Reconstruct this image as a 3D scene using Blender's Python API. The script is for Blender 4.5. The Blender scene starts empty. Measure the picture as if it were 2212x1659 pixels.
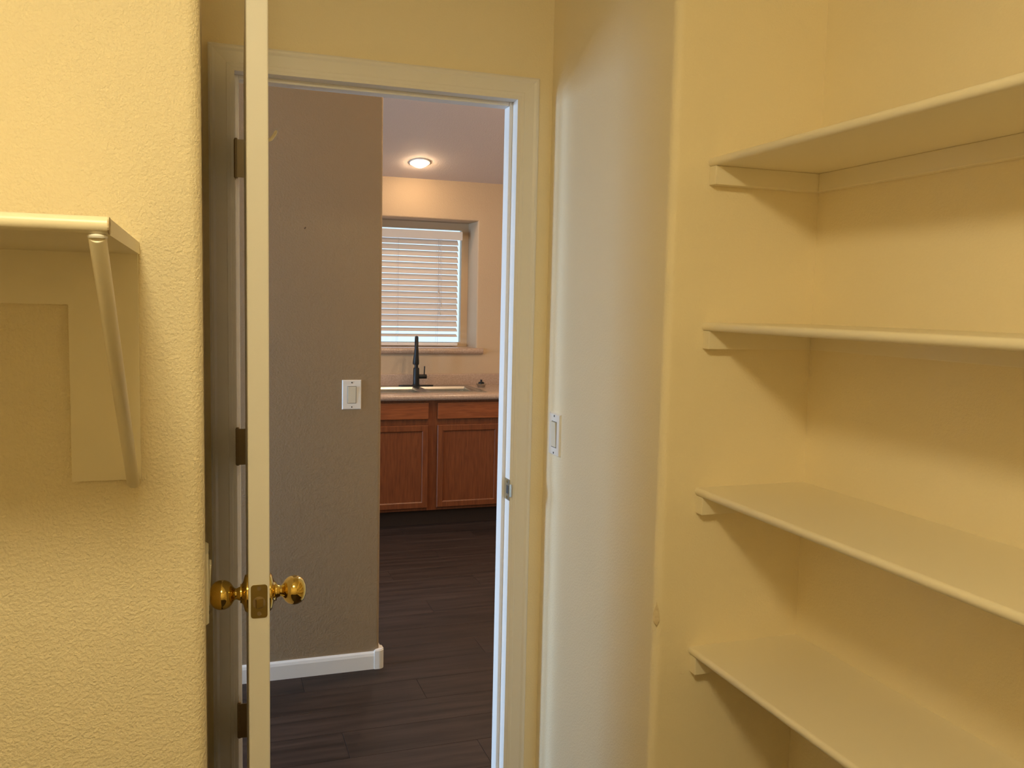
import bpy, bmesh, math, random
from mathutils import Vector, Matrix

random.seed(7)
S = bpy.context.scene
COL = S.collection
PI = math.pi

# ------------------------------------------------------------------ camera, world, light, exposure
EYE = Vector((0.0, 0.0, 1.5))
YAW, PITCH, ROLL, FPX = 0.33382, 0.08986, -0.02193, 1904.46
cy, sy, cp, sp = math.cos(YAW), math.sin(YAW), math.cos(PITCH), math.sin(PITCH)
fwd = Vector((sy * cp, cy * cp, -sp))
rgt = Vector((cy, -sy, 0.0))
dwn = fwd.cross(rgt)
r2 = math.cos(ROLL) * rgt + math.sin(ROLL) * dwn
d2 = -math.sin(ROLL) * rgt + math.cos(ROLL) * dwn
cam = bpy.data.cameras.new('camera')
cam.sensor_fit = 'HORIZONTAL'
cam.sensor_width = 36.0
cam.lens = FPX / 2212.0 * 36.0
cam.clip_start = 0.02
cam_o = bpy.data.objects.new('camera', cam)
COL.objects.link(cam_o)
M = Matrix.Identity(4)
for i in range(3):
    M[i][0] = r2[i]; M[i][1] = -d2[i]; M[i][2] = -fwd[i]; M[i][3] = EYE[i]
cam_o.matrix_world = M
S.camera = cam_o

S.view_settings.view_transform = 'Standard'
S.view_settings.look = 'None'
S.view_settings.exposure = 0.0
S.view_settings.gamma = 1.0
S.view_settings.use_curve_mapping = False
S.cycles.use_denoising = True
S.cycles.max_bounces = 12
S.cycles.diffuse_bounces = 8

GLOBE_L, GLOBE_C = 73.0, (1.0, 0.84, 0.475)
BULB_L, BULB2_L, BULB_C = 120.0, 420.0, (1.0, 0.73, 0.46)
DAY_C = (0.49, 0.69, 1.0)

world = bpy.data.worlds.new('world')
S.world = world
world.use_nodes = True
wn = world.node_tree.nodes
wn['Background'].inputs['Color'].default_value = (0.62, 0.80, 1.0, 1.0)
wn['Background'].inputs['Strength'].default_value = 1.6

def daylight(y, wy, z, hz, watts):
    """sky light falling in through a window in the end wall (x = -2.6), one lamp just outside the glass"""
    a = bpy.data.lights.new('window_daylight', 'AREA')
    a.shape = 'RECTANGLE'; a.size = wy; a.size_y = hz; a.energy = watts; a.color = DAY_C
    o = bpy.data.objects.new('window_daylight', a); COL.objects.link(o)
    o.matrix_world = Matrix.Translation((-3.35, y, z)) @ Matrix.Rotation(math.radians(33), 4, 'Y') @ Matrix(((0, 0, -1, 0), (-1, 0, 0, 0), (0, 1, 0, 0), (0, 0, 0, 1)))
daylight(2.91, 0.85, 1.55, 2.0, 235.0)
daylight(4.70, 1.6, 1.55, 2.0, 205.0)

# ------------------------------------------------------------------ materials
def mat(name, color, rough=0.5, metal=0.0, spec=0.5):
    m = bpy.data.materials.new(name); m.use_nodes = True
    b = m.node_tree.nodes['Principled BSDF']
    b.inputs['Base Color'].default_value = (*color, 1)
    b.inputs['Roughness'].default_value = rough
    b.inputs['Metallic'].default_value = metal
    b.inputs['Specular IOR Level'].default_value = spec
    return m

def nodes_of(m):
    return m.node_tree.nodes, m.node_tree.links, m.node_tree.nodes['Principled BSDF']

def coords(m, scale=(1, 1, 1)):
    n, l, b = nodes_of(m)
    tc = n.new('ShaderNodeTexCoord'); mp = n.new('ShaderNodeMapping')
    mp.inputs['Scale'].default_value = scale
    l.new(tc.outputs['Object'], mp.inputs['Vector'])
    return mp.outputs['Vector']

def bump_paint(m, scale, strength, dist, detail=2.0):
    n, l, b = nodes_of(m)
    v = coords(m)
    t = n.new('ShaderNodeTexNoise'); t.inputs['Scale'].default_value = scale
    t.inputs['Detail'].default_value = detail; t.inputs['Roughness'].default_value = 0.55
    r = n.new('ShaderNodeValToRGB'); r.color_ramp.elements[0].position = 0.38; r.color_ramp.elements[1].position = 0.66
    bp = n.new('ShaderNodeBump'); bp.inputs['Strength'].default_value = strength; bp.inputs['Distance'].default_value = dist
    l.new(v, t.inputs['Vector']); l.new(t.outputs['Fac'], r.inputs['Fac'])
    l.new(r.outputs['Color'], bp.inputs['Height']); l.new(bp.outputs['Normal'], b.inputs['Normal'])
    return m

def tint(m, c0, c1, scale, mapping=(1, 1, 1), detail=4.0, p0=0.35, p1=0.65):
    n, l, b = nodes_of(m)
    v = coords(m, mapping)
    t = n.new('ShaderNodeTexNoise'); t.inputs['Scale'].default_value = scale; t.inputs['Detail'].default_value = detail
    r = n.new('ShaderNodeValToRGB')
    r.color_ramp.elements[0].position = p0; r.color_ramp.elements[1].position = p1
    r.color_ramp.elements[0].color = (*c0, 1); r.color_ramp.elements[1].color = (*c1, 1)
    l.new(v, t.inputs['Vector']); l.new(t.outputs['Fac'], r.inputs['Fac']); l.new(r.outputs['Color'], b.inputs['Base Color'])
    return r

PANTRYS = bump_paint(mat('cream_wall_paint_fine', (0.84, 0.745, 0.535), 0.6, spec=0.3), 215, 0.16, 0.0022)
PANTRY = bump_paint(mat('cream_wall_paint', (0.84, 0.745, 0.535), 0.6, spec=0.3), 215, 0.42, 0.0024)
HALL = bump_paint(mat('taupe_wall_paint', (0.325, 0.252, 0.168), 0.65, spec=0.25), 150, 0.3, 0.0022)
KITCH = bump_paint(mat('tan_wall_paint', (0.53, 0.392, 0.25), 0.65, spec=0.25), 150, 0.25, 0.0022)
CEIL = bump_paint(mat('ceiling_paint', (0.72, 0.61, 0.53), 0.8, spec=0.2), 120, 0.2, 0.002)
CEILP = bump_paint(mat('white_ceiling_paint', (0.84, 0.80, 0.70), 0.8, spec=0.2), 120, 0.2, 0.002)
TRIM = bump_paint(mat('white_trim_paint', (0.80, 0.78, 0.75), 0.38, spec=0.4), 60, 0.04, 0.001)
SHELF = bump_paint(mat('cream_shelf_paint', (0.82, 0.745, 0.57), 0.34, spec=0.5), 70, 0.06, 0.001)
RAW = tint(mat('raw_particle_edge', (0.62, 0.5, 0.33), 0.9), (0.45, 0.34, 0.2), (0.8, 0.72, 0.55), 160).id_data
RAW = bpy.data.materials['raw_particle_edge']
BRASS = mat('polished_brass', (0.80, 0.60, 0.19), 0.09, 1.0)
BRASSD = mat('dull_brass', (0.42, 0.32, 0.12), 0.34, 1.0)
BRONZE = mat('dark_bronze', (0.30, 0.225, 0.13), 0.45, 0.6)
STEELP = mat('brushed_nickel', (0.55, 0.52, 0.42), 0.30, 1.0)
PLASTIC = mat('white_plastic', (0.80, 0.79, 0.77), 0.35)
IVORY = mat('ivory_plastic', (0.70, 0.66, 0.55), 0.35)
SLOT = mat('dark_slot', (0.05, 0.045, 0.04), 0.6)
BLACK = mat('matte_black_metal', (0.010, 0.009, 0.009), 0.42, 0.0, 0.35)
STEEL = mat('stainless_steel', (0.46, 0.45, 0.43), 0.26, 1.0)
SLATM = mat('blind_slat', (0.80, 0.74, 0.68), 0.5)
SLATT = mat('blind_slat_vinyl', (0.88, 0.80, 0.72), 0.5)
n, l, b = nodes_of(SLATT)
tl = n.new('ShaderNodeBsdfTranslucent'); tl.inputs['Color'].default_value = (0.9, 0.79, 0.70, 1)
mxs = n.new('ShaderNodeMixShader'); mxs.inputs[0].default_value = 0.5
l.new(b.outputs[0], mxs.inputs[1]); l.new(tl.outputs[0], mxs.inputs[2]); l.new(mxs.outputs[0], n['Material Output'].inputs['Surface'])
CORD = mat('blind_cord', (0.55, 0.5, 0.45), 0.7)
VINYL = mat('window_vinyl', (0.62, 0.47, 0.30), 0.45)
SUBF = mat('subfloor', (0.03, 0.025, 0.02), 0.9)
CHIP = tint(mat('chipped_plaster', (0.4, 0.33, 0.2), 0.9), (0.62, 0.50, 0.31), (0.74, 0.63, 0.43), 90).id_data
CHIP = bpy.data.materials['chipped_plaster']
SCUFF = mat('scuff', (0.12, 0.08, 0.05), 0.8)

COUNTER = mat('laminate_counter', (0.5, 0.36, 0.26), 0.2, spec=0.5)
tint(COUNTER, (0.37, 0.255, 0.18), (0.47, 0.34, 0.25), 120, detail=3)

def oak(name, mapping, k=0.85):
    m = mat(name, (0.3, 0.1, 0.04), 0.36, spec=0.4)
    n, l, b = nodes_of(m)
    v = coords(m, mapping)
    t = n.new('ShaderNodeTexNoise'); t.inputs['Scale'].default_value = 9; t.inputs['Detail'].default_value = 6; t.inputs['Distortion'].default_value = 0.7
    r = n.new('ShaderNodeValToRGB')
    e = r.color_ramp.elements
    e[0].position = 0.25; e[0].color = (0.135 * k, 0.034 * k, 0.010 * k, 1)
    e[1].position = 0.75; e[1].color = (0.25 * k, 0.074 * k, 0.022 * k, 1)
    x = e.new(0.48); x.color = (0.19 * k, 0.052 * k, 0.015 * k, 1)
    l.new(v, t.inputs['Vector']); l.new(t.outputs['Fac'], r.inputs['Fac']); l.new(r.outputs['Color'], b.inputs['Base Color'])
    return m
OAKV = oak('oak_upright_grain', (11, 11, 0.8))
OAKH = oak('oak_lying_grain_lit', (0.8, 11, 11), 1.2)  # drawer fronts: light caught by the lying grain is put into the lighter colour

TOE = mat('dark_toe_kick_board', (0.035, 0.018, 0.010), 0.6, spec=0.3)
FLOOR = mat('dark_plank_wood', (0.09, 0.06, 0.045), 0.5, spec=0.22)
n, l, b = nodes_of(FLOOR)
v = coords(FLOOR, (1.2, 14, 14))
oi = n.new('ShaderNodeObjectInfo')
add = n.new('ShaderNodeVectorMath'); add.operation = 'ADD'
mul = n.new('ShaderNodeMath'); mul.operation = 'MULTIPLY'; mul.inputs[1].default_value = 37.0
l.new(oi.outputs['Random'], mul.inputs[0]); l.new(v, add.inputs[0]); l.new(mul.outputs[0], add.inputs[1])
t = n.new('ShaderNodeTexNoise'); t.inputs['Scale'].default_value = 2.2; t.inputs['Detail'].default_value = 6; t.inputs['Distortion'].default_value = 0.4
r = n.new('ShaderNodeValToRGB'); e = r.color_ramp.elements
e[0].position = 0.3; e[0].color = (0.020, 0.0125, 0.0095, 1); e[1].position = 0.72; e[1].color = (0.052, 0.033, 0.025, 1)
l.new(add.outputs[0], t.inputs['Vector']); l.new(t.outputs['Fac'], r.inputs['Fac'])
mx = n.new('ShaderNodeMixRGB'); mx.blend_type = 'MULTIPLY'; mx.inputs['Fac'].default_value = 0.6
rr = n.new('ShaderNodeValToRGB'); rr.color_ramp.elements[0].color = (0.62, 0.58, 0.56, 1); rr.color_ramp.elements[1].color = (1.1, 1.05, 1.05, 1)
l.new(oi.outputs['Random'], rr.inputs['Fac']); l.new(r.outputs['Color'], mx.inputs['Color1']); l.new(rr.outputs['Color'], mx.inputs['Color2'])
l.new(mx.outputs['Color'], b.inputs['Base Color'])

GLASS = bpy.data.materials.new('window_glass'); GLASS.use_nodes = True
n = GLASS.node_tree.nodes; l = GLASS.node_tree.links
n.remove(n['Principled BSDF'])
tr = n.new('ShaderNodeBsdfTransparent'); tr.inputs['Color'].default_value = (0.94, 0.97, 0.97, 1)
gl = n.new('ShaderNodeBsdfGlossy'); gl.inputs['Roughness'].default_value = 0.02
fr = n.new('ShaderNodeFresnel'); fr.inputs['IOR'].default_value = 1.45
ms = n.new('ShaderNodeMixShader')
l.new(fr.outputs[0], ms.inputs[0]); l.new(tr.outputs[0], ms.inputs[1]); l.new(gl.outputs[0], ms.inputs[2])
l.new(ms.outputs[0], n['Material Output'].inputs['Surface'])

def emit(name, color, strength):
    m = bpy.data.materials.new(name); m.use_nodes = True
    b = m.node_tree.nodes['Principled BSDF']
    b.inputs['Base Color'].default_value = (0.9, 0.9, 0.88, 1)
    b.inputs['Emission Color'].default_value = (*color, 1)
    b.inputs['Emission Strength'].default_value = strength
    return m
GLOBE = emit('lit_globe', GLOBE_C, GLOBE_L)
BULB = emit('lit_flood_bulb', BULB_C, BULB_L)
BULB2 = emit('boosted_flood_bulb', BULB_C, BULB2_L)  # emission boosted on the unseen lamps to lift the kitchen

# ------------------------------------------------------------------ mesh helpers
def B():
    return bmesh.new()

def box(bm, x0, x1, y0, y1, z0, z1, bev=0.0, seg=2):
    vs = [bm.verts.new((x, y, z)) for x in (x0, x1) for y in (y0, y1) for z in (z0, z1)]
    f = [(0, 1, 3, 2), (4, 6, 7, 5), (0, 4, 5, 1), (2, 3, 7, 6), (0, 2, 6, 4), (1, 5, 7, 3)]
    fs = [bm.faces.new([vs[i] for i in q]) for q in f]
    if bev > 0:
        es = list({e for q in fs for e in q.edges})
        bmesh.ops.bevel(bm, geom=es, offset=bev, segments=seg, affect='EDGES', profile=0.5)
    return bm

def prism(bm, pts, axis, a0, a1):
    """pts: closed outline in the two other axes; extruded along axis from a0 to a1."""
    def P(p, a):
        return {'z': (p[0], p[1], a), 'x': (a, p[0], p[1]), 'y': (p[0], a, p[1])}[axis]
    lo = [bm.verts.new(P(p, a0)) for p in pts]; hi = [bm.verts.new(P(p, a1)) for p in pts]
    n = len(pts)
    for i in range(n):
        bm.faces.new((lo[i], lo[(i + 1) % n], hi[(i + 1) % n], hi[i]))
    bm.faces.new(lo[::-1]); bm.faces.new(hi)
    return bm

def arc(cx, cy_, r, a0, a1, n=8):
    return [(cx + r * math.cos(a0 + (a1 - a0) * i / n), cy_ + r * math.sin(a0 + (a1 - a0) * i / n)) for i in range(n + 1)]

def lathe(bm, prof, origin, axis, seg=32):
    """prof: (radius, distance along axis) list; open ends with radius 0 close themselves."""
    o = Vector(origin); a = Vector(axis).normalized()
    u = a.orthogonal().normalized(); w = a.cross(u)
    rings = []
    for rad, d in prof:
        if rad < 1e-7:
            rings.append([bm.verts.new(o + a * d)])
        else:
            rings.append([bm.verts.new(o + a * d + rad * (math.cos(2 * PI * k / seg) * u + math.sin(2 * PI * k / seg) * w)) for k in range(seg)])
    for r0, r1 in zip(rings, rings[1:]):
        for k in range(seg):
            k2 = (k + 1) % seg
            if len(r0) == 1 and len(r1) == 1: continue
            if len(r0) == 1: bm.faces.new((r0[0], r1[k], r1[k2]))
            elif len(r1) == 1: bm.faces.new((r0[k], r1[0], r0[k2]))
            else: bm.faces.new((r0[k], r1[k], r1[k2], r0[k2]))
    return bm

def cyl(bm, p0, p1, r0, r1=None, seg=24, rnd=0.0):
    p0 = Vector(p0); p1 = Vector(p1); L = (p1 - p0).length
    r1 = r0 if r1 is None else r1
    if rnd > 0:
        prof = [(0, 0), (r0 - rnd, 0), (r0 - rnd * 0.3, rnd * 0.3), (r0, rnd), (r1, L - rnd), (r1 - rnd * 0.3, L - rnd * 0.3), (r1 - rnd, L), (0, L)]
    else:
        prof = [(0, 0), (r0, 0), (r1, L), (0, L)]
    return lathe(bm, prof, p0, p1 - p0, seg)

def tube(bm, pts, radii, seg=16):
    pts = [Vector(p) for p in pts]
    if not isinstance(radii, (list, tuple)): radii = [radii] * len(pts)
    rings = []; u = None
    for i, p in enumerate(pts):
        tdir = (pts[min(i + 1, len(pts) - 1)] - pts[max(i - 1, 0)]).normalized()
        u = tdir.orthogonal().normalized() if u is None else (u - tdir * u.dot(tdir)).normalized()
        w = tdir.cross(u)
        rings.append([bm.verts.new(p + radii[i] * (math.cos(2 * PI * k / seg) * u + math.sin(2 * PI * k / seg) * w)) for k in range(seg)])
    for a, c in zip(rings, rings[1:]):
        for k in range(seg):
            bm.faces.new((a[k], a[(k + 1) % seg], c[(k + 1) % seg], c[k]))
    bm.faces.new(rings[0][::-1]); bm.faces.new(rings[-1])
    return bm

def obj(name, bm, m, parent=None, smooth=False, label=None):
    bmesh.ops.recalc_face_normals(bm, faces=bm.faces[:])
    me = bpy.data.meshes.new(name); bm.to_mesh(me); bm.free()
    me.materials.append(m)
    if smooth:
        for p in me.polygons: p.use_smooth = True
        try: me.set_sharp_from_angle(angle=math.radians(34))
        except Exception: pass
    o = bpy.data.objects.new(name, me); COL.objects.link(o)
    if parent: o.parent = parent
    if label: o['label'] = label
    return o

def struct(name, bm, m, label, smooth=False):
    o = obj(name, bm, m, None, smooth, label); o['kind'] = 'structure'
    return o

def thing(name, label, cat, loc=(0, 0, 0), group=None):
    o = bpy.data.objects.new(name, None); COL.objects.link(o)
    o.empty_display_size = 0.05; o.location = loc
    o['label'] = label; o['category'] = cat
    if group: o['group'] = group
    return o

def put(root, name, bm, m, smooth=False, label=None):
    """a part given in world coordinates, re-based on its thing"""
    bmesh.ops.translate(bm, verts=bm.verts[:], vec=-root.location)
    return obj(name, bm, m, root, smooth, label)

# ------------------------------------------------------------------ measures
CZ = 2.383                      # ceiling of hall and kitchen
PZ = 2.40                       # pantry ceiling
VZ = 3.5                        # tops of the walls under the sloping kitchen ceiling
SLOPE = 0.25
def ceil_at(y): return CZ + SLOPE * (YK - y)
YF0, YF1 = 2.213, 2.299         # door wall
XA, XB, ZH = 0.046, 0.783, 2.047  # rough opening
YL = 1.35                       # wall that carries the single shelf
XRET = -0.006
XR, YA, XS = 0.862, 1.558, 1.207
YH = 3.49                       # hall wall
YK, YKB = 6.29, 6.546           # kitchen wall, back of its window recess

# ------------------------------------------------------------------ room shell
bm = B(); box(bm, -2.75, 2.6, -1.15, 6.75, -0.12, -0.012)
floor = struct('floor', bm, SUBF, 'dark wood plank floor running through pantry, hall and kitchen')
bm = B()
prism(bm, [(YF1 - 0.02, ceil_at(YF1 - 0.02)), (6.75, ceil_at(6.75)), (6.75, ceil_at(6.75) + 0.12), (YF1 - 0.02, ceil_at(YF1 - 0.02) + 0.12)], 'x', -2.75, 2.65)
struct('ceiling', bm, CEIL, 'plain sloping ceiling over hall and kitchen')
bm = B(); box(bm, -1.45, 1.37, -1.15, YF1, PZ, PZ + 0.1)
struct('ceiling_pantry', bm, CEILP, 'plain ceiling over the pantry')

pm = {}
def plank(x0, x1, y0, y1):
    key = (round(x1 - x0, 3), round(y1 - y0, 3))
    if key not in pm:
        bm = B(); g = 0.0004
        box(bm, g, x1 - x0 - g, g, y1 - y0 - g, -0.011, 0.0, 0.0008, 1)
        bmesh.ops.recalc_face_normals(bm, faces=bm.faces[:])
        me = bpy.data.meshes.new('plank'); bm.to_mesh(me); bm.free(); me.materials.append(FLOOR); pm[key] = me
    o = bpy.data.objects.new('plank', pm[key]); COL.objects.link(o); o.parent = floor; o.location = (x0, y0, 0)
PW, PL = 0.18, 1.22
y = -0.985; row = 0
while y < 6.28:
    y1 = min(y + PW, 6.285)
    inside = y < 2.22
    xa, xb = (-1.295, 1.202) if inside else (-2.59, 2.465)
    x = xa - (row * 0.437 % PL)
    while x < xb - 0.01:
        x1 = x + PL; a0, a1 = max(x, xa), min(x1, xb)
        if a1 - a0 > 0.03: plank(a0, a1, y, y1)
        x = x1
    y = y1; row += 1

bm = B()
box(bm, -2.75, XA, YF0, YF1, 0, VZ); box(bm, XB, 2.6, YF0, YF1, 0, VZ); box(bm, XA, XB, YF0, YF1, ZH, VZ)
struct('wall_front', bm, PANTRYS, 'cream textured pantry wall around the open doorway')

R = 0.02
bm = B()
prism(bm, [(-1.3, YL)] + arc(XRET - R, YL + R, R, -PI / 2, 0) + [(XRET, YF0), (-0.13, YF0), (-0.13, YL + 0.11), (-1.3, YL + 0.11)], 'z', 0, PZ)
struct('wall_left', bm, PANTRY, 'cream textured stub wall with rounded corner carrying the single bracketed shelf', True)
R = 0.018
bm = B()
prism(bm, [(XR, YF0)] + arc(XR + R, YA + R, R, PI, 1.5 * PI) + [(1.32, YA), (1.32, YF0)], 'z', 0, PZ)
wr = struct('wall_right', bm, PANTRYS, 'cream wall beside the doorway with rounded outer corner', True)
bm = B(); box(bm, XS, 1.32, -1.1, YA, 0, PZ)
struct('wall_shelves', bm, PANTRYS, 'cream back wall behind the four long shelves')
bm = B(); box(bm, -1.3, XS, -1.1, -1.0, 0, PZ)
struct('wall_back', bm, PANTRY, 'cream wall behind the viewer')
bm = B(); box(bm, -1.4, -1.3, -1.1, YL + 0.11, 0, PZ)
struct('wall_side', bm, PANTRY, 'cream far side wall of the pantry')

R = 0.012
bm = B()
prism(bm, [(-0.40, YH)] + arc(0.657 - R, YH + R, R, -PI / 2, 0, 5) + arc(0.657 - R, YH + 0.12 - R, R, 0, PI / 2, 5) + [(-0.40, YH + 0.12)], 'z', 0, VZ)
wh = struct('wall_hall', bm, HALL, 'taupe hall wall ending at a corner beyond the doorway', True)

bm = B()
DY0, DY1, DZ0, DZ1 = 2.46, 3.36, 0.06, 2.10
EY0, EY1 = 3.90, 5.50
box(bm, -2.7, -2.6, YF1, DY0, 0, VZ); box(bm, -2.7, -2.6, DY1, EY0, 0, VZ); box(bm, -2.7, -2.6, EY1, 6.29, 0, VZ)
for a, c in ((DY0, DY1), (EY0, EY1)):
    box(bm, -2.7, -2.6, a, c, 0, DZ0); box(bm, -2.7, -2.6, a, c, DZ1, VZ)
struct('wall_hall_end', bm, KITCH, 'tan end wall of hall and kitchen with two tall windows')
bm = B(); box(bm, 2.47, 2.6, YF1, YK, 0, VZ)
struct('wall_kitchen_side', bm, KITCH, 'tan side wall of the kitchen')

# kitchen wall with a deep window recess, rounded front edges
WX0, WX1, WZ0, WZ1 = 0.65, 1.892, 1.15, 2.104
bm = B()
def ring(y, x0, x1, z0, z1):
    return [bm.verts.new((x0, y, z0)), bm.verts.new((x1, y, z0)), bm.verts.new((x1, y, z1)), bm.verts.new((x0, y, z1))]
fo, fi = ring(YK, -2.7, 2.6, 0, CZ), ring(YK, WX0, WX1, WZ0, WZ1)
bi, bo = ring(6.66, WX0, WX1, WZ0, WZ1), ring(6.66, -2.7, 2.6, 0, CZ)
for a, c in ((fo, fi), (fi, bi), (bi, bo), (bo, fo)):
    for k in range(4):
        bm.faces.new((a[k], a[(k + 1) % 4], c[(k + 1) % 4], c[k]))
es = [e for e in bm.edges if e.verts[0] in fi and e.verts[1] in fi]
bmesh.ops.bevel(bm, geom=es, offset=0.014, segments=4, affect='EDGES', profile=0.5)
struct('wall_kitchen', bm, KITCH, 'tan kitchen wall with the recessed window over the sink', True)

# small marks on the walls
bm = B()
cz_, cy0 = 0.872, YA + 0.004
pts = [(0.0, 0.028), (0.006, 0.012), (0.008, -0.012), (0.003, -0.026), (-0.005, -0.018), (-0.006, 0.006)]
vs = []
for dx, dz in pts:
    vs.append(bm.verts.new((XR + 0.0045 + dx * 0.35, YA + 0.0055 - dx * 0.35, cz_ + dz)))
for dx, dz in pts:
    vs.append(bm.verts.new((XR + 0.0025 + dx * 0.7, YA + 0.0030 - dx * 0.7, cz_ + dz * 0.8)))
for k in range(6):
    bm.faces.new((vs[k], vs[(k + 1) % 6], vs[6 + (k + 1) % 6], vs[6 + k]))
bm.faces.new(vs[6:])
obj('paint_chip', bm, CHIP, wr, label='chipped brownish patch on the rounded corner')
bm = B()
box(bm, 0.3555, 0.3605, YH - 0.0006, YH + 0.001, 1.770, 1.779)
bmesh.ops.rotate(bm, verts=bm.verts[:], cent=(0.358, YH, 1.7745), matrix=Matrix.Rotation(math.radians(30), 3, 'Y'))
obj('scuff_mark', bm, SCUFF, wh, label='small brown scuff')

# hall baseboard with a corner block
bm = B()
prism(bm, [(YH - 0.013, 0), (YH, 0), (YH, 0.072), (YH - 0.005, 0.072), (YH - 0.010, 0.066), (YH - 0.013, 0.055)], 'x', -0.40, 0.640)
bb = struct('baseboard_hall', bm, TRIM, 'white baseboard along the foot of the taupe hall wall')
bm = B()
prism(bm, [(0.636, YH)] + [(0.636, YH - 0.016)] + arc(0.655, YH + 0.004, 0.021, -PI / 2, 0, 6) + [(0.676, YH + 0.04), (0.658, YH + 0.04), (0.658, YH)], 'z', 0, 0.080)
bmesh.ops.bevel(bm, geom=[e for e in bm.edges if e.verts[0].co.z > 0.07 and e.verts[1].co.z > 0.07], offset=0.004, segments=2, affect='EDGES')
obj('corner_block', bm, TRIM, bb, label='rounded corner piece standing slightly proud')
bm = B(); box(bm, 0.658, 0.671, YH + 0.04, YH + 0.12, 0, 0.072, 0.002)
obj('baseboard_return', bm, TRIM, bb)

# ------------------------------------------------------------------ doorway: jambs, stops, casings, strike plate
JL, JR, JH = 0.0653, 0.764, 2.028
bm = B()
for x0, x1 in ((XA, JL), (JR, XB)):
    box(bm, x0, x1, 2.205, 2.307, 0, ZH)
box(bm, JL, JR, 2.205, 2.307, JH, ZH)
tr1 = struct('trim_1', bm, TRIM, 'white painted door frame of the pantry doorway')
ST = 0.0105
for nm, q in (('door_stop', (JL, JL + ST, 0, JH)), ('door_stop', (JR - ST + 0.001, JR, 0, JH)), ('door_stop', (JL + ST, JR - ST, JH - ST, JH))):
    bm = B(); box(bm, q[0], q[1], 2.244, 2.284, q[2], q[3], 0.001, 1); obj(nm, bm, TRIM, tr1)
PROF = [(0, 0), (0, 0.0065), (0.002, 0.0085), (0.010, 0.0095), (0.012, 0.0088), (0.036, 0.0115), (0.042, 0.0138), (0.047, 0.0138), (0.051, 0.011), (0.051, 0)]
CL, CR, CH, CW = 0.0578, 0.7712, 2.0342, 0.051
def casing(side, ywall, sgn):
    bm = B(); n_ = len(PROF); ends = []
    for e in (0, 1):
        vs = []
        for u, t_ in PROF:
            yy = ywall - sgn * t_
            if side == 'l': p = (CL - u, yy, 0 if e == 0 else CH + u)
            elif side == 'r': p = (CR + u, yy, 0 if e == 0 else CH + u)
            else: p = ((CL - u) if e == 0 else (CR + u), yy, CH + u)
            vs.append(bm.verts.new(p))
        ends.append(vs)
    for i in range(n_):
        bm.faces.new((ends[0][i], ends[0][(i + 1) % n_], ends[1][(i + 1) % n_], ends[1][i]))
    bm.faces.new(ends[0]); bm.faces.new(ends[1])
    obj('casing', bm, TRIM, tr1)
for s_ in 'lrh':
    casing(s_, YF0, 1); casing(s_, YF1, -1)
# strike plate, lip curling round the jamb edge
bm = B()
zc = 1.003
box(bm, JR - 0.0016, JR + 0.0005, 2.201, 2.243, zc - 0.0285, zc + 0.0285, 0.0006, 1)
sk = obj('strike_plate', bm, STEELP, tr1, label='metal strike plate')
bm = B()
prism(bm, [(JR - 0.0016, 2.203), (JR + 0.0006, 2.196), (JR + 0.003, 2.193), (JR + 0.0045, 2.195), (JR + 0.001, 2.203)], 'z', zc - 0.017, zc + 0.017)
obj('lip', bm, STEELP, sk)
bm = B(); box(bm, JR - 0.0021, JR - 0.001, 2.208, 2.226, zc - 0.011, zc + 0.011)
obj('latch_hole', bm, SLOT, sk)
for dz in (-0.021, 0.021):
    bm = B(); cyl(bm, (JR - 0.0012, 2.221, zc + dz), (JR - 0.0026, 2.221, zc + dz), 0.0035, seg=12); obj('screw', bm, BRASSD, sk)

# ------------------------------------------------------------------ the open door (local x: hinge -> latch, y: thickness, z: up)
P0 = Vector((0.0843, 2.186, 0.0)); P1 = Vector((0.0615, 1.500, 0.0))
U = (P1 - P0).normalized(); N = Vector((-U.y, U.x, 0))
DW, DT, DH = (P1 - P0).length, 0.0345, 2.02
bm = B(); box(bm, 0, DW, 0, DT, 0.012, DH, 0.0022, 2)
door = struct('door_1', bm, TRIM, 'cream painted pantry door swung open and seen edge on, with brass knobs')
door['category'] = 'door'
door.matrix_world = Matrix(((U.x, N.x, 0, P0.x), (U.y, N.y, 0, P0.y), (0, 0, 1, 0), (0, 0, 0, 1)))
ZK, SK = 0.990, DW - 0.060
for sgn, y0 in ((-1, 0.0), (1, DT)):
    o_ = (SK, y0, ZK); ax = (0, sgn, 0)
    bm = B()
    lathe(bm, [(0, 0), (0.033, 0), (0.033, 0.0025), (0.031, 0.0050), (0.026, 0.0068), (0.019, 0.0085), (0.0165, 0.011), (0.0165, 0.013), (0, 0.013)], o_, ax, 40)
    rose = obj('rose', bm, BRASS, door, True, 'round brass rose')
    bm = B()
    lathe(bm, [(0, 0.010), (0.0125, 0.011), (0.0115, 0.015), (0.0095, 0.019), (0.0100, 0.022), (0.0130, 0.0245), (0.0185, 0.028), (0.0225, 0.0325), (0.0248, 0.038),
               (0.0255, 0.0435), (0.0248, 0.049), (0.0225, 0.0545), (0.0185, 0.059), (0.0125, 0.0622), (0.006, 0.0637), (0, 0.064)], o_, ax, 48)
    obj('door_knob', bm, BRASS, door, True, 'polished brass ball knob')
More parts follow.
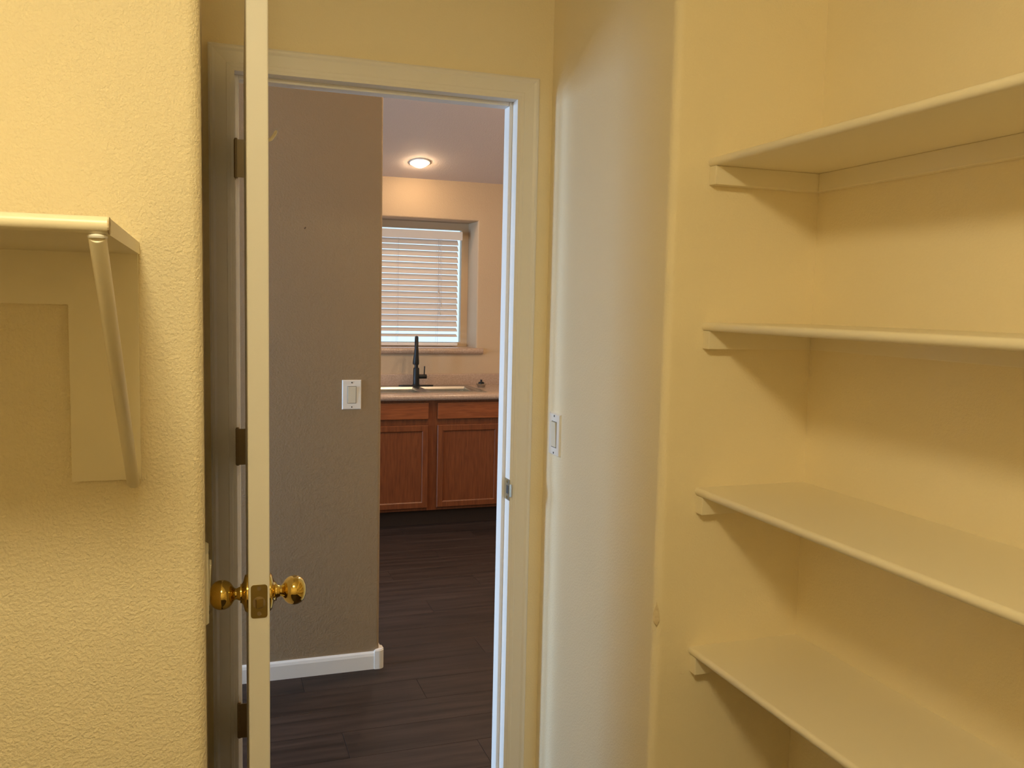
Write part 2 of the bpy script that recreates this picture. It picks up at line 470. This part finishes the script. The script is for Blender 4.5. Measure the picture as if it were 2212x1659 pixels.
# latch plate on the door edge
bm = B()
a_ = arc(0.0085, 0.0235, 0.005, 0, PI / 2, 5) + arc(-0.0085, 0.0235, 0.005, PI / 2, PI, 5) + arc(-0.0085, -0.0235, 0.005, PI, 1.5 * PI, 5) + arc(0.0085, -0.0235, 0.005, 1.5 * PI, 2 * PI, 5)
prism(bm, [(p[0] + DT / 2, p[1] + ZK + 0.004) for p in a_], 'x', DW - 0.001, DW + 0.0012)
lp = obj('latch_plate', bm, BRASSD, door, label='dull brass latch plate with rounded corners')
bm = B(); cyl(bm, (DW + 0.0005, DT / 2, ZK + 0.002), (DW + 0.0022, DT / 2, ZK + 0.002), 0.0105, seg=28); obj('bolt_collar', bm, BRONZE, lp)
bm = B()
prism(bm, [(DW + 0.001, DT / 2 - 0.0065), (DW + 0.009, DT / 2 - 0.004), (DW + 0.003, DT / 2 + 0.0065), (DW + 0.001, DT / 2 + 0.0065)], 'z', ZK - 0.005, ZK + 0.009)
obj('latch_bolt', bm, BRASSD, lp)
for dz in (-0.021, 0.0225):
    bm = B(); cyl(bm, (DW + 0.0005, DT / 2, ZK + 0.004 + dz), (DW + 0.002, DT / 2, ZK + 0.004 + dz), 0.0036, seg=12); obj('screw', bm, BRONZE, lp)
# hinges
MI = door.matrix_world.inverted()
BP = MI @ Vector((0.0672, 2.1915, 0))
for zc in (1.825, 1.146, 0.463):
    bm = B()
    for k in range(5):
        cyl(bm, (BP.x, BP.y, zc - 0.0435 + k * 0.0174 + 0.0004), (BP.x, BP.y, zc - 0.0435 + (k + 1) * 0.0174 - 0.0004), 0.0052, seg=16)
    cyl(bm, (BP.x, BP.y, zc - 0.046), (BP.x, BP.y, zc + 0.047), 0.0042, seg=12, rnd=0.002)
    hb = obj('hinge', bm, BRONZE, door, True, 'dark bronze hinge barrel')
    bm = B(); box(bm, -0.0022, -0.0002, BP.y, 0.030, zc - 0.0435, zc + 0.0435); obj('door_leaf', bm, BRONZE, hb)
    bm = B(); box(bm, JL, JL + 0.0018, 2.192, 2.236, zc - 0.0435, zc + 0.0435)
    bmesh.ops.transform(bm, matrix=MI, verts=bm.verts[:]); obj('jamb_leaf', bm, BRONZE, hb)
# coat hook on the hall-side face
bm = B(); hs, hz = 0.34, 1.82
box(bm, hs - 0.009, hs + 0.009, DT, DT + 0.003, hz - 0.025, hz + 0.025, 0.001, 1)
hk = obj('coat_hook', bm, TRIM, door, label='cream coat hook with an upturned tip')
bm = B()
tube(bm, [(hs, DT + 0.002, hz - 0.006), (hs, DT + 0.009, hz - 0.008), (hs, DT + 0.016, hz - 0.004), (hs, DT + 0.021, hz + 0.003), (hs, DT + 0.0245, hz + 0.010), (hs, DT + 0.026, hz + 0.0135)],
     [0.0034, 0.0034, 0.0034, 0.0034, 0.0034, 0.002], 12)
obj('hook_tip', bm, SHELF, hk, True)

# ------------------------------------------------------------------ long shelves in the alcove
def rounded_board(x0, x1, y0, y1, z0, z1, edge, r):
    """board whose front edge is rounded; edge 'x' = low-x edge, 'y' = low-y edge"""
    bm = B(); zm = (z0 + z1) / 2; h = (z1 - z0) / 2
    a0 = x0 if edge == 'x' else y0; a1 = x1 if edge == 'x' else y1
    out = [(a0 + r - r * math.sin(k * PI / 10), zm + h * math.cos(k * PI / 10)) for k in range(11)]
    out += [(a1, z0), (a1, z1)]
    if edge == 'x': prism(bm, out, 'y', y0, y1)
    else: prism(bm, out, 'x', x0, x1)
    return bm
names = ['highest long cream shelf on the alcove wall, seen from below', 'second long cream shelf from the top, level with the eye and showing mostly its edge',
         'third long cream shelf from the top, its upper face just visible', 'lowest long cream shelf, its upper face showing widest']
for top, lab in zip((1.7972, 1.4725, 1.1350, 0.7985), names):
    t_ = thing('wall_shelf', lab, 'shelf', (1.07, 0.3, top - 0.0165), 'long cream shelves in the alcove')
    put(t_, 'shelf_board', rounded_board(0.942, XS, -0.998, YA, top - 0.0165, top, 'x', 0.007), SHELF, True)
    zb = top - 0.0165
    bm = B(); box(bm, 0.9455, XS, YA - 0.0235, YA, zb - 0.0365, zb, 0.0015); put(t_, 'cleat', bm, SHELF)
    bm = B(); box(bm, XS - 0.019, XS, -0.974, YA - 0.0235, zb - 0.0365, zb, 0.0015); put(t_, 'cleat', bm, SHELF)
    bm = B(); box(bm, 0.9455, XS, -0.998, -0.9745, zb - 0.0365, zb, 0.0015); put(t_, 'cleat', bm, SHELF)

# ------------------------------------------------------------------ single shelf with a diagonal brace
SZ0, SZ1, SX = 1.5585, 1.5750, -0.0885
t_ = thing('wall_shelf', 'short cream shelf held by a slanting round brace on the stub wall', 'shelf', (-0.7, 1.2, SZ0))
put(t_, 'shelf_board', rounded_board(-1.298, SX, 0.923, YL, SZ0, SZ1, 'y', 0.0085), SHELF, True)
bm = B()
rnd = random.Random(3)
zm, h_ = (SZ0 + SZ1) / 2, (SZ1 - SZ0) / 2
out = [(0.9235 + 0.0085 - 0.0085 * math.sin(k * PI / 10), zm + 0.97 * h_ * math.cos(k * PI / 10)) for k in range(11)] + [(0.944 + rnd.uniform(-.003, .003), SZ0 + 0.0165 * q) for q in (0.02, 0.2, 0.4, 0.6, 0.8, 0.98)]
prism(bm, out, 'x', SX - 0.001, SX + 0.0012)
put(t_, 'chipped_end', bm, RAW, label='chipped raw end of the board')
bm = B(); box(bm, -1.298, -0.179, YL - 0.011, YL, 1.487, SZ0); put(t_, 'cleat', bm, SHELF)
bm = B(); box(bm, -0.179, SX - 0.002, YL - 0.011, YL, 1.2415, SZ0); put(t_, 'backing_board', bm, SHELF)
bm = B(); cyl(bm, (-0.0985, 0.9345, 1.5565), (-0.1005, 1.336, 1.236), 0.0082, seg=24, rnd=0.002); put(t_, 'brace', bm, SHELF, True, 'round slanting brace')
bm = B(); lathe(bm, [(0, 0), (0.0086, 0), (0.0092, 0.002), (0.007, 0.0045), (0, 0.005)], (-0.0985, 0.936, 1.5545), (0, 0, 1), 20); put(t_, 'caulk_bead', bm, PLASTIC, True, 'white caulk where brace meets shelf')

# ------------------------------------------------------------------ switch plates
def plate_parts(root, fr, w=0.076, h=0.118, rocker=True):
    """fr(u, v, d) -> world point; u across, v up, d out of the wall"""
    def pl(u0, u1, v0, v1, d0, d1, taper):
        bm = B()
        lo = [bm.verts.new(fr(u, v, d0)) for u, v in ((u0, v0), (u1, v0), (u1, v1), (u0, v1))]
        hi = [bm.verts.new(fr(u, v, d1)) for u, v in ((u0 + taper, v0 + taper), (u1 - taper, v0 + taper), (u1 - taper, v1 - taper), (u0 + taper, v1 - taper))]
        for k in range(4): bm.faces.new((lo[k], lo[(k + 1) % 4], hi[(k + 1) % 4], hi[k]))
        bm.faces.new(lo[::-1]); bm.faces.new(hi)
        return bm
    put(root, 'plate', pl(-w / 2, w / 2, -h / 2, h / 2, 0, 0.005, 0.003), PLASTIC)
    put(root, 'recess', pl(-0.0175, 0.0175, -0.0345, 0.0345, 0.0045, 0.0053, 0.0001), SLOT)
    if rocker:
        bm = B()
        q = [fr(u, v, d) for u, v, d in ((-.0162, -.0332, .0045), (.0162, -.0332, .0045), (.0162, .0332, .0045), (-.0162, .0332, .0045),
                                          (-.0155, -.0325, .0062), (.0155, -.0325, .0062), (.0155, 0, .0072), (-.0155, 0, .0072), (-.0155, .0325, .0092), (.0155, .0325, .0092))]
        vs = [bm.verts.new(p) for p in q]
        for f in ((0, 1, 5, 4), (1, 2, 9, 6, 5), (2, 3, 8, 9), (3, 0, 4, 7, 8), (4, 5, 6, 7), (7, 6, 9, 8), (3, 2, 1, 0)):
            bm.faces.new([vs[i] for i in f])
        put(root, 'rocker', bm, IVORY)
    for v in (-0.0485, 0.0485):
        bm = B(); cyl(bm, fr(0, v, 0.004), fr(0, v, 0.0058), 0.0028, seg=12); put(root, 'screw', bm, SLOT)

c = (0.539, YH, 1.1305)
t_ = thing('light_switch', 'white rocker switch plate on the taupe hall wall', 'light switch', c)
plate_parts(t_, lambda u, v, d: Vector((c[0] + u, c[1] - d, c[2] + v)))
c2 = (XR, 2.127, 1.1635)
t_ = thing('light_switch', 'white rocker switch plate on the pantry wall beside the door casing', 'light switch', c2)
plate_parts(t_, lambda u, v, d: Vector((c2[0] - d, c2[1] - u, c2[2] + v)), 0.076, 0.112)
c3 = (XRET, 1.445, 1.050)
t_ = thing('wall_plate', 'pale wall plate seen edge on behind the rounded corner beside a brass knob', 'wall plate', c3)
plate_parts(t_, lambda u, v, d: Vector((c3[0] + d, c3[1] + u, c3[2] + v)), 0.070, 0.115, True)

# ------------------------------------------------------------------ lamps
LX, LY = -0.18, 0.10
t_ = thing('ceiling_lamp', 'warm glowing domed lamp on the pantry ceiling', 'lamp', (LX, LY, PZ))
bm = B(); lathe(bm, [(0, 0), (0.16, 0), (0.165, 0.006), (0.165, 0.018), (0.158, 0.022), (0, 0.022)], (LX, LY, PZ), (0, 0, -1), 48); put(t_, 'lamp_base', bm, PLASTIC, True)
bm = B()
lathe(bm, [(0.150 * math.cos(0.5 * PI * k / 10), 0.0225 + 0.105 * math.sin(0.5 * PI * k / 10)) for k in range(11)], (LX, LY, PZ), (0, 0, -1), 48); put(t_, 'glass_dome', bm, GLOBE, True)

def downlight(x, y, lab, bulb=None):
    z = ceil_at(y); o_ = (x, y, z); ax = Vector((0, -SLOPE, -1)).normalized()
    t_ = thing('recessed_or_fill_light', lab, 'ceiling light', o_)
    bm = B(); lathe(bm, [(0.053, 0), (0.073, 0), (0.073, 0.002), (0.068, 0.0065), (0.057, 0.0075), (0.053, 0.002), (0.053, 0)], o_, ax, 40); put(t_, 'trim_ring', bm, TRIM, True)
    bm = B(); lathe(bm, [(0.051, 0.001), (0.0495, 0.011), (0.044, 0.019), (0.033, 0.026), (0.017, 0.030), (0, 0.031)], o_, ax, 32); put(t_, 'flood_bulb', bm, bulb or BULB2, True)
downlight(1.383, 6.01, 'glowing round recessed light in the kitchen ceiling above the sink', BULB)
downlight(2.15, 4.60, 'glowing recessed light hidden past the doorway, nearer the kitchen side wall')
downlight(0.45, 4.60, 'added unseen fill light behind the taupe hall wall')  # unseen lamp added because the kitchen needs more light
downlight(1.90, 3.30, 'added unseen fill light over the hall by the kitchen side wall')  # extra lamp out of view, added to brighten surfaces facing the doorway
downlight(-0.60, 2.70, 'added unseen fill light over the hall in front of the taupe wall', BULB)  # added unseen lamp that lights the taupe wall
downlight(1.70, 4.05, 'added unseen fill light over the middle of the kitchen floor')  # put in out of view for warmer, brighter cabinets and counter

# ------------------------------------------------------------------ kitchen window, sill and blind
def frame_ring(bm, x0, x1, z0, z1, wdt, y0, y1):
    box(bm, x0, x0 + wdt, y0, y1, z0, z1); box(bm, x1 - wdt, x1, y0, y1, z0, z1)
    box(bm, x0 + wdt, x1 - wdt, y0, y1, z0, z0 + wdt); box(bm, x0 + wdt, x1 - wdt, y0, y1, z1 - wdt, z1)
bm = B(); frame_ring(bm, WX0, WX1, WZ0, WZ1, 0.052, YKB, 6.60)
w1 = struct('window_1', bm, VINYL, 'kitchen window set deep in its recess above the sink')
bm = B(); box(bm, WX0 + 0.052, WX1 - 0.052, 6.570, 6.574, WZ0 + 0.052, WZ1 - 0.052); obj('glass', bm, GLASS, w1)
bm = B()
zt, zb_, yf = 1.172, 1.1265, YK - 0.03
pr = [(yf + 0.019 - 0.019 * math.sin(k * PI / 8), (zt + zb_) / 2 + 0.0228 * math.cos(k * PI / 8)) for k in range(9)]
prism(bm, pr + [(YK - 0.001, zb_), (YK - 0.001, zt)], 'x', 0.60, 1.941)
box(bm, WX0 + 0.001, WX1 - 0.001, YK - 0.001, YKB - 0.001, WZ0 + 0.001, zt)
obj('sill', bm, COUNTER, w1, True, 'tan laminate sill with a rounded nose')

bl = thing('window_blind', 'pale slatted blind almost closed over the kitchen window', 'blind', (1.24, 6.49, 2.03))
BX0, BX1, BY = 0.72, 1.796, 6.497
bm = B(); box(bm, BX0 - 0.02, 1.8225, 6.462, 6.468, 1.972, 2.034, 0.001, 1); put(bl, 'valance', bm, SLATM)
bm = B(); box(bm, BX0, BX1 + 0.01, 6.475, 6.53, 1.985, 2.034); put(bl, 'headrail', bm, SLATM)
def slat_mesh(tilt):
    bm = B(); w_ = 0.050; nseg = 6; pts = []
    for k in range(nseg + 1):
        u = (k / nseg - 0.5) * w_; crown = 0.0028 * (1 - (2 * k / nseg - 1) ** 2)
        pts.append((u, crown))
    up = [(u, c_ + 0.0013) for u, c_ in pts]; lo = [(u, c_ - 0.0013) for u, c_ in reversed(pts)]
    ct, st = math.cos(tilt), math.sin(tilt)
    out = [(u * ct + v_ * st, -u * st + v_ * ct) for u, v_ in up + lo]
    prism(bm, out, 'x', BX0 - 1.24, BX1 - 1.24)
    bmesh.ops.recalc_face_normals(bm, faces=bm.faces[:])
    me = bpy.data.meshes.new('slat'); bm.to_mesh(me); bm.free(); me.materials.append(SLATT)
    return me
SP = 0.0436
sm = slat_mesh(math.radians(-49)); sm2 = slat_mesh(math.radians(-27)); sm3 = slat_mesh(math.radians(-20))
zs = [1.953 - SP * k for k in range(17)]
for k, z in enumerate(zs):
    o = bpy.data.objects.new('slat', sm3 if k >= 16 else (sm2 if k >= 15 else sm)); COL.objects.link(o); o.parent = bl
    o.location = (0, BY - 6.49, z - 2.03)
bm = B(); box(bm, BX0, BX1 + 0.004, BY - 0.024, BY + 0.024, 1.178, 1.200, 0.003); put(bl, 'bottom_rail', bm, SLATM)
for x in (1.005, 1.337, 1.640):
    for yy in (BY - 0.0265, BY + 0.0265):
        bm = B(); cyl(bm, (x, yy, 1.19), (x, yy, 1.985), 0.0009, seg=6); put(bl, 'ladder_cord', bm, CORD)
for x, zl in ((1.640, 1.60), (1.662, 1.50), (1.652, 1.44)):
    bm = B(); cyl(bm, (x, 6.455, zl), (x, 6.4605, 1.972), 0.0011, seg=6)
    pc = put(bl, 'pull_cord', bm, CORD)
    bm = B(); lathe(bm, [(0, 0.032), (0.003, 0.031), (0.0045, 0.022), (0.0075, 0.006), (0.0075, 0.0), (0, 0)], (x, 6.455, zl - 0.03), (0, 0, 1), 14)
    bmesh.ops.translate(bm, verts=bm.verts[:], vec=-bl.location); obj('tassel', bm, CORD, pc, True)

# tall windows in the end wall (daylight enters here)
for k_, (a0, a1) in enumerate(((DY0, DY1), (EY0, EY1))):
    bm = B()
    for a, c in ((a0, a0 + 0.05), (a1 - 0.05, a1)): box(bm, -2.68, -2.62, a, c, DZ0, DZ1)
    for a, c in ((DZ0, DZ0 + 0.05), (DZ1 - 0.05, DZ1)): box(bm, -2.68, -2.62, a0 + 0.05, a1 - 0.05, a, c)
    w2 = struct('window_%d' % (k_ + 2), bm, VINYL, ('narrower tall window at the end of the hall', 'wide tall window past the end of the taupe stub wall')[k_])
    bm = B(); box(bm, -2.652, -2.648, a0 + 0.05, a1 - 0.05, DZ0 + 0.05, DZ1 - 0.05); obj('glass', bm, GLASS, w2)

# ------------------------------------------------------------------ kitchen counter, sink, tap
CX0, CX1, CT = 0.36, 2.465, 0.900
HX0, HX1, HY0, HY1 = 1.015, 1.785, 5.750, 6.205
ct = thing('countertop', 'tan speckled laminate worktop with a rounded front edge under the window', 'worktop', (1.4, 5.95, CT))
bm = B()
r_ = 0.021
nose = [(5.63 + r_ - r_ * math.sin(k * PI / 10), (CT + 0.856) / 2 + 0.022 * math.cos(k * PI / 10)) for k in range(11)]
prism(bm, nose + [(HY0, 0.862), (HY0, CT)], 'x', CX0, CX1)
box(bm, CX0, CX1, HY1, 6.27, 0.862, CT); box(bm, CX0, HX0, HY0, HY1, 0.862, CT); box(bm, HX1, CX1, HY0, HY1, 0.862, CT)
put(ct, 'worktop_slab', bm, COUNTER, True)
bm = B(); box(bm, CX0, CX1, 6.268, YK, CT - 0.03, 0.981, 0.006, 3); put(ct, 'backsplash', bm, COUNTER, True)

sk = thing('kitchen_sink', 'stainless steel double bowl sink let into the tan worktop', 'sink', (1.40, 5.98, CT))
bm = B()
xs = [0.995, 1.045, 1.375, 1.425, 1.755, 1.805]; ys = [5.730, 5.775, 6.115, 6.225]
V = {}
for i, x in enumerate(xs):
    for j, y in enumerate(ys):
        V[i, j] = bm.verts.new((x, y, CT + 0.0035))
for i in range(5):
    for j in range(3):
        if (i in (1, 3)) and j == 1: continue
        bm.faces.new((V[i, j], V[i + 1, j], V[i + 1, j + 1], V[i, j + 1]))
for i in (1, 3):
    x0, x1, y0, y1 = xs[i] + .018, xs[i + 1] - .018, ys[1] + .018, ys[2] - .018
    top = [V[i, 1], V[i + 1, 1], V[i + 1, 2], V[i, 2]]
    mid = [bm.verts.new(p) for p in ((xs[i] + .006, ys[1] + .006, CT - .012), (xs[i + 1] - .006, ys[1] + .006, CT - .012), (xs[i + 1] - .006, ys[2] - .006, CT - .012), (xs[i] + .006, ys[2] - .006, CT - .012))]
    bot = [bm.verts.new(p) for p in ((x0, y0, CT - .17), (x1, y0, CT - .17), (x1, y1, CT - .17), (x0, y1, CT - .17))]
    for a, c_ in ((top, mid), (mid, bot)):
        for k in range(4): bm.faces.new((a[k], a[(k + 1) % 4], c_[(k + 1) % 4], c_[k]))
    bm.faces.new(bot)
oe = [e for e in bm.edges if e.is_boundary]
ret = bmesh.ops.extrude_edge_only(bm, edges=oe)
bmesh.ops.translate(bm, verts=[v for v in ret['geom'] if isinstance(v, bmesh.types.BMVert)], vec=(0, 0, -0.0033))
put(sk, 'sink_basin', bm, STEEL)
for x in (1.21, 1.59):
    bm = B(); lathe(bm, [(0, 0.002), (0.03, 0.002), (0.042, 0.004), (0.045, 0.0005), (0, 0.0005)], (x, 5.95, CT - 0.17), (0, 0, 1), 28); put(sk, 'drain', bm, STEEL, True)

FX, FY = 1.411, 6.165
fa = thing('faucet', 'matte black gooseneck tap with pull-down spray head behind the sink', 'tap', (FX, FY, CT + 0.0035))
bm = B(); out = arc(FX + 0.098, FY, 0.028, -PI / 2, PI / 2, 10) + arc(FX - 0.098, FY, 0.028, PI / 2, 1.5 * PI, 10)
prism(bm, out, 'z', CT + 0.0035, CT + 0.0105); put(fa, 'deck_plate', bm, BLACK)
bm = B(); lathe(bm, [(0, 0), (0.026, 0), (0.026, 0.004), (0.0225, 0.008), (0.0215, 0.118), (0.019, 0.125), (0.0145, 0.126), (0, 0.126)], (FX, FY, CT + 0.0105), (0, 0, 1), 28); put(fa, 'body', bm, BLACK, True)
bm = B(); RA, ZC = 0.075, 1.179
pts = [(FX, FY, 1.03), (FX, FY, 1.10), (FX, FY, 1.15)] + [(FX - 0.223 * (RA - RA * math.cos(a)), FY - 0.975 * (RA - RA * math.cos(a)), ZC + RA * math.sin(a)) for a in [PI * k / 14 for k in range(15)]]
tube(bm, pts, 0.0135, 18); put(fa, 'spout', bm, BLACK, True)
bm = B(); lathe(bm, [(0, 0), (0.0135, 0), (0.0150, 0.012), (0.0165, 0.04), (0.0215, 0.085), (0.0225, 0.105), (0.0205, 0.112), (0, 0.112)], (FX - 0.446 * RA, FY - 1.95 * RA, ZC + 0.001), (-0.03, 0, -1), 24); put(fa, 'spray_head', bm, BLACK, True)
bm = B(); cyl(bm, (FX + 0.018, FY, 0.972), (FX + 0.076, FY, 0.972), 0.0155, seg=24, rnd=0.002); hd = put(fa, 'handle', bm, BLACK, True)
bm = B(); cyl(bm, (FX + 0.059, FY, 0.984), (FX + 0.061, FY, 1.046), 0.0042, seg=12, rnd=0.001); bmesh.ops.translate(bm, verts=bm.verts[:], vec=-fa.location); obj('lever', bm, BLACK, hd, True)

sx, syy = 1.874, 6.085
st_ = thing('sink_strainer', 'small chrome sink strainer with a black knob lying on the worktop beside the sink', 'strainer', (sx, syy, CT + 0.001))
CT += 0.001
bm = B(); lathe(bm, [(0, 0), (0.027, 0), (0.031, 0.012), (0.037, 0.018), (0.038, 0.022), (0.034, 0.024), (0, 0.024)], (sx, syy, CT), (0, 0, 1), 28); put(st_, 'basket', bm, STEEL, True)
bm = B(); lathe(bm, [(0, 0.023), (0.022, 0.023), (0.022, 0.030), (0.016, 0.036), (0.007, 0.038), (0.006, 0.044), (0.009, 0.047), (0.008, 0.052), (0, 0.053)], (sx, syy, CT), (0, 0, 1), 24); put(st_, 'stopper_knob', bm, BLACK, True)

CT -= 0.001
# ------------------------------------------------------------------ oak base cabinets
def door_front(root, x0, x1, z0, z1):
    fw, y0, y1 = 0.043, 5.660, 5.679
    bm = B()
    def rg(y, d): return [bm.verts.new(p) for p in ((x0 + d, y, z0 + d), (x1 - d, y, z0 + d), (x1 - d, y, z1 - d), (x0 + d, y, z1 - d))]
    loops = [rg(y1, 0), rg(y0 + 0.004, 0), rg(y0, 0.004), rg(y0, fw - 0.006), rg(y0 + 0.004, fw), rg(y0 + 0.012, fw), rg(y1, fw)]
    for a, c_ in zip(loops, loops[1:] + loops[:1]):
        for k in range(4): bm.faces.new((a[k], a[(k + 1) % 4], c_[(k + 1) % 4], c_[k]))
    d_ = put(root, 'cabinet_door', bm, OAKV)
    bm = B(); box(bm, x0 + fw - 0.002, x1 - fw + 0.002, y0 + 0.009, y0 + 0.014, z0 + fw - 0.002, z1 - fw + 0.002)
    bmesh.ops.translate(bm, verts=bm.verts[:], vec=-root.location); obj('panel', bm, OAKV, d_)
def cabinet(x0, x1, lab, double):
    root = thing('base_cabinet', lab, 'cabinet', ((x0 + x1) / 2, 5.95, 0), 'oak base cabinets')
    bm = B(); zf0, zf1 = 0.112, 0.8555
    box(bm, x0, x1, 5.700, YK - 0.002, zf0, zf0 + 0.018); box(bm, x0, x0 + 0.016, 5.700, YK - 0.002, zf0, zf1); box(bm, x1 - 0.016, x1, 5.700, YK - 0.002, zf0, zf1)
    put(root, 'carcass', bm, OAKV)
    xs_ = [x0, (x0 + x1) / 2, x1] if double else [x0, x1]
    bm = B(); sw = 0.040
    box(bm, x0, x0 + sw, 5.680, 5.700, zf0, zf1); box(bm, x1 - sw, x1, 5.680, 5.700, zf0, zf1)
    if double: box(bm, xs_[1] - 0.035, xs_[1] + 0.035, 5.680, 5.700, zf0, zf1)
    box(bm, x0, x1, 5.682, 5.699, zf1 - 0.030, zf1); box(bm, x0, x1, 5.682, 5.699, 0.690, 0.745); box(bm, x0, x1, 5.682, 5.699, zf0, zf0 + 0.035)
    put(root, 'face_frame', bm, OAKV)
    bm = B(); box(bm, x0, x1, 5.735, 5.75, 0.001, zf0); put(root, 'toe_kick', bm, TOE)
    for a, c_ in zip(xs_, xs_[1:]):
        i0 = a + (0.031 if (double and a == xs_[1]) else 0.037); i1 = c_ - (0.031 if (double and c_ == xs_[1]) else 0.037)
        bm = B(); box(bm, i0, i1, 5.660, 5.679, 0.730, 0.840, 0.004, 2); put(root, 'drawer_front', bm, OAKH)
        door_front(root, i0, i1, 0.132, 0.690)
cabinet(0.905, 1.925, 'reddish oak sink cabinet with two doors and two drawer fronts under the sink', True)
cabinet(0.375, 0.903, 'reddish oak single door cabinet past the sink cabinet, behind the taupe hall wall', False)
cabinet(1.927, 2.460, 'reddish oak single door cabinet between sink cabinet and kitchen side wall', False)
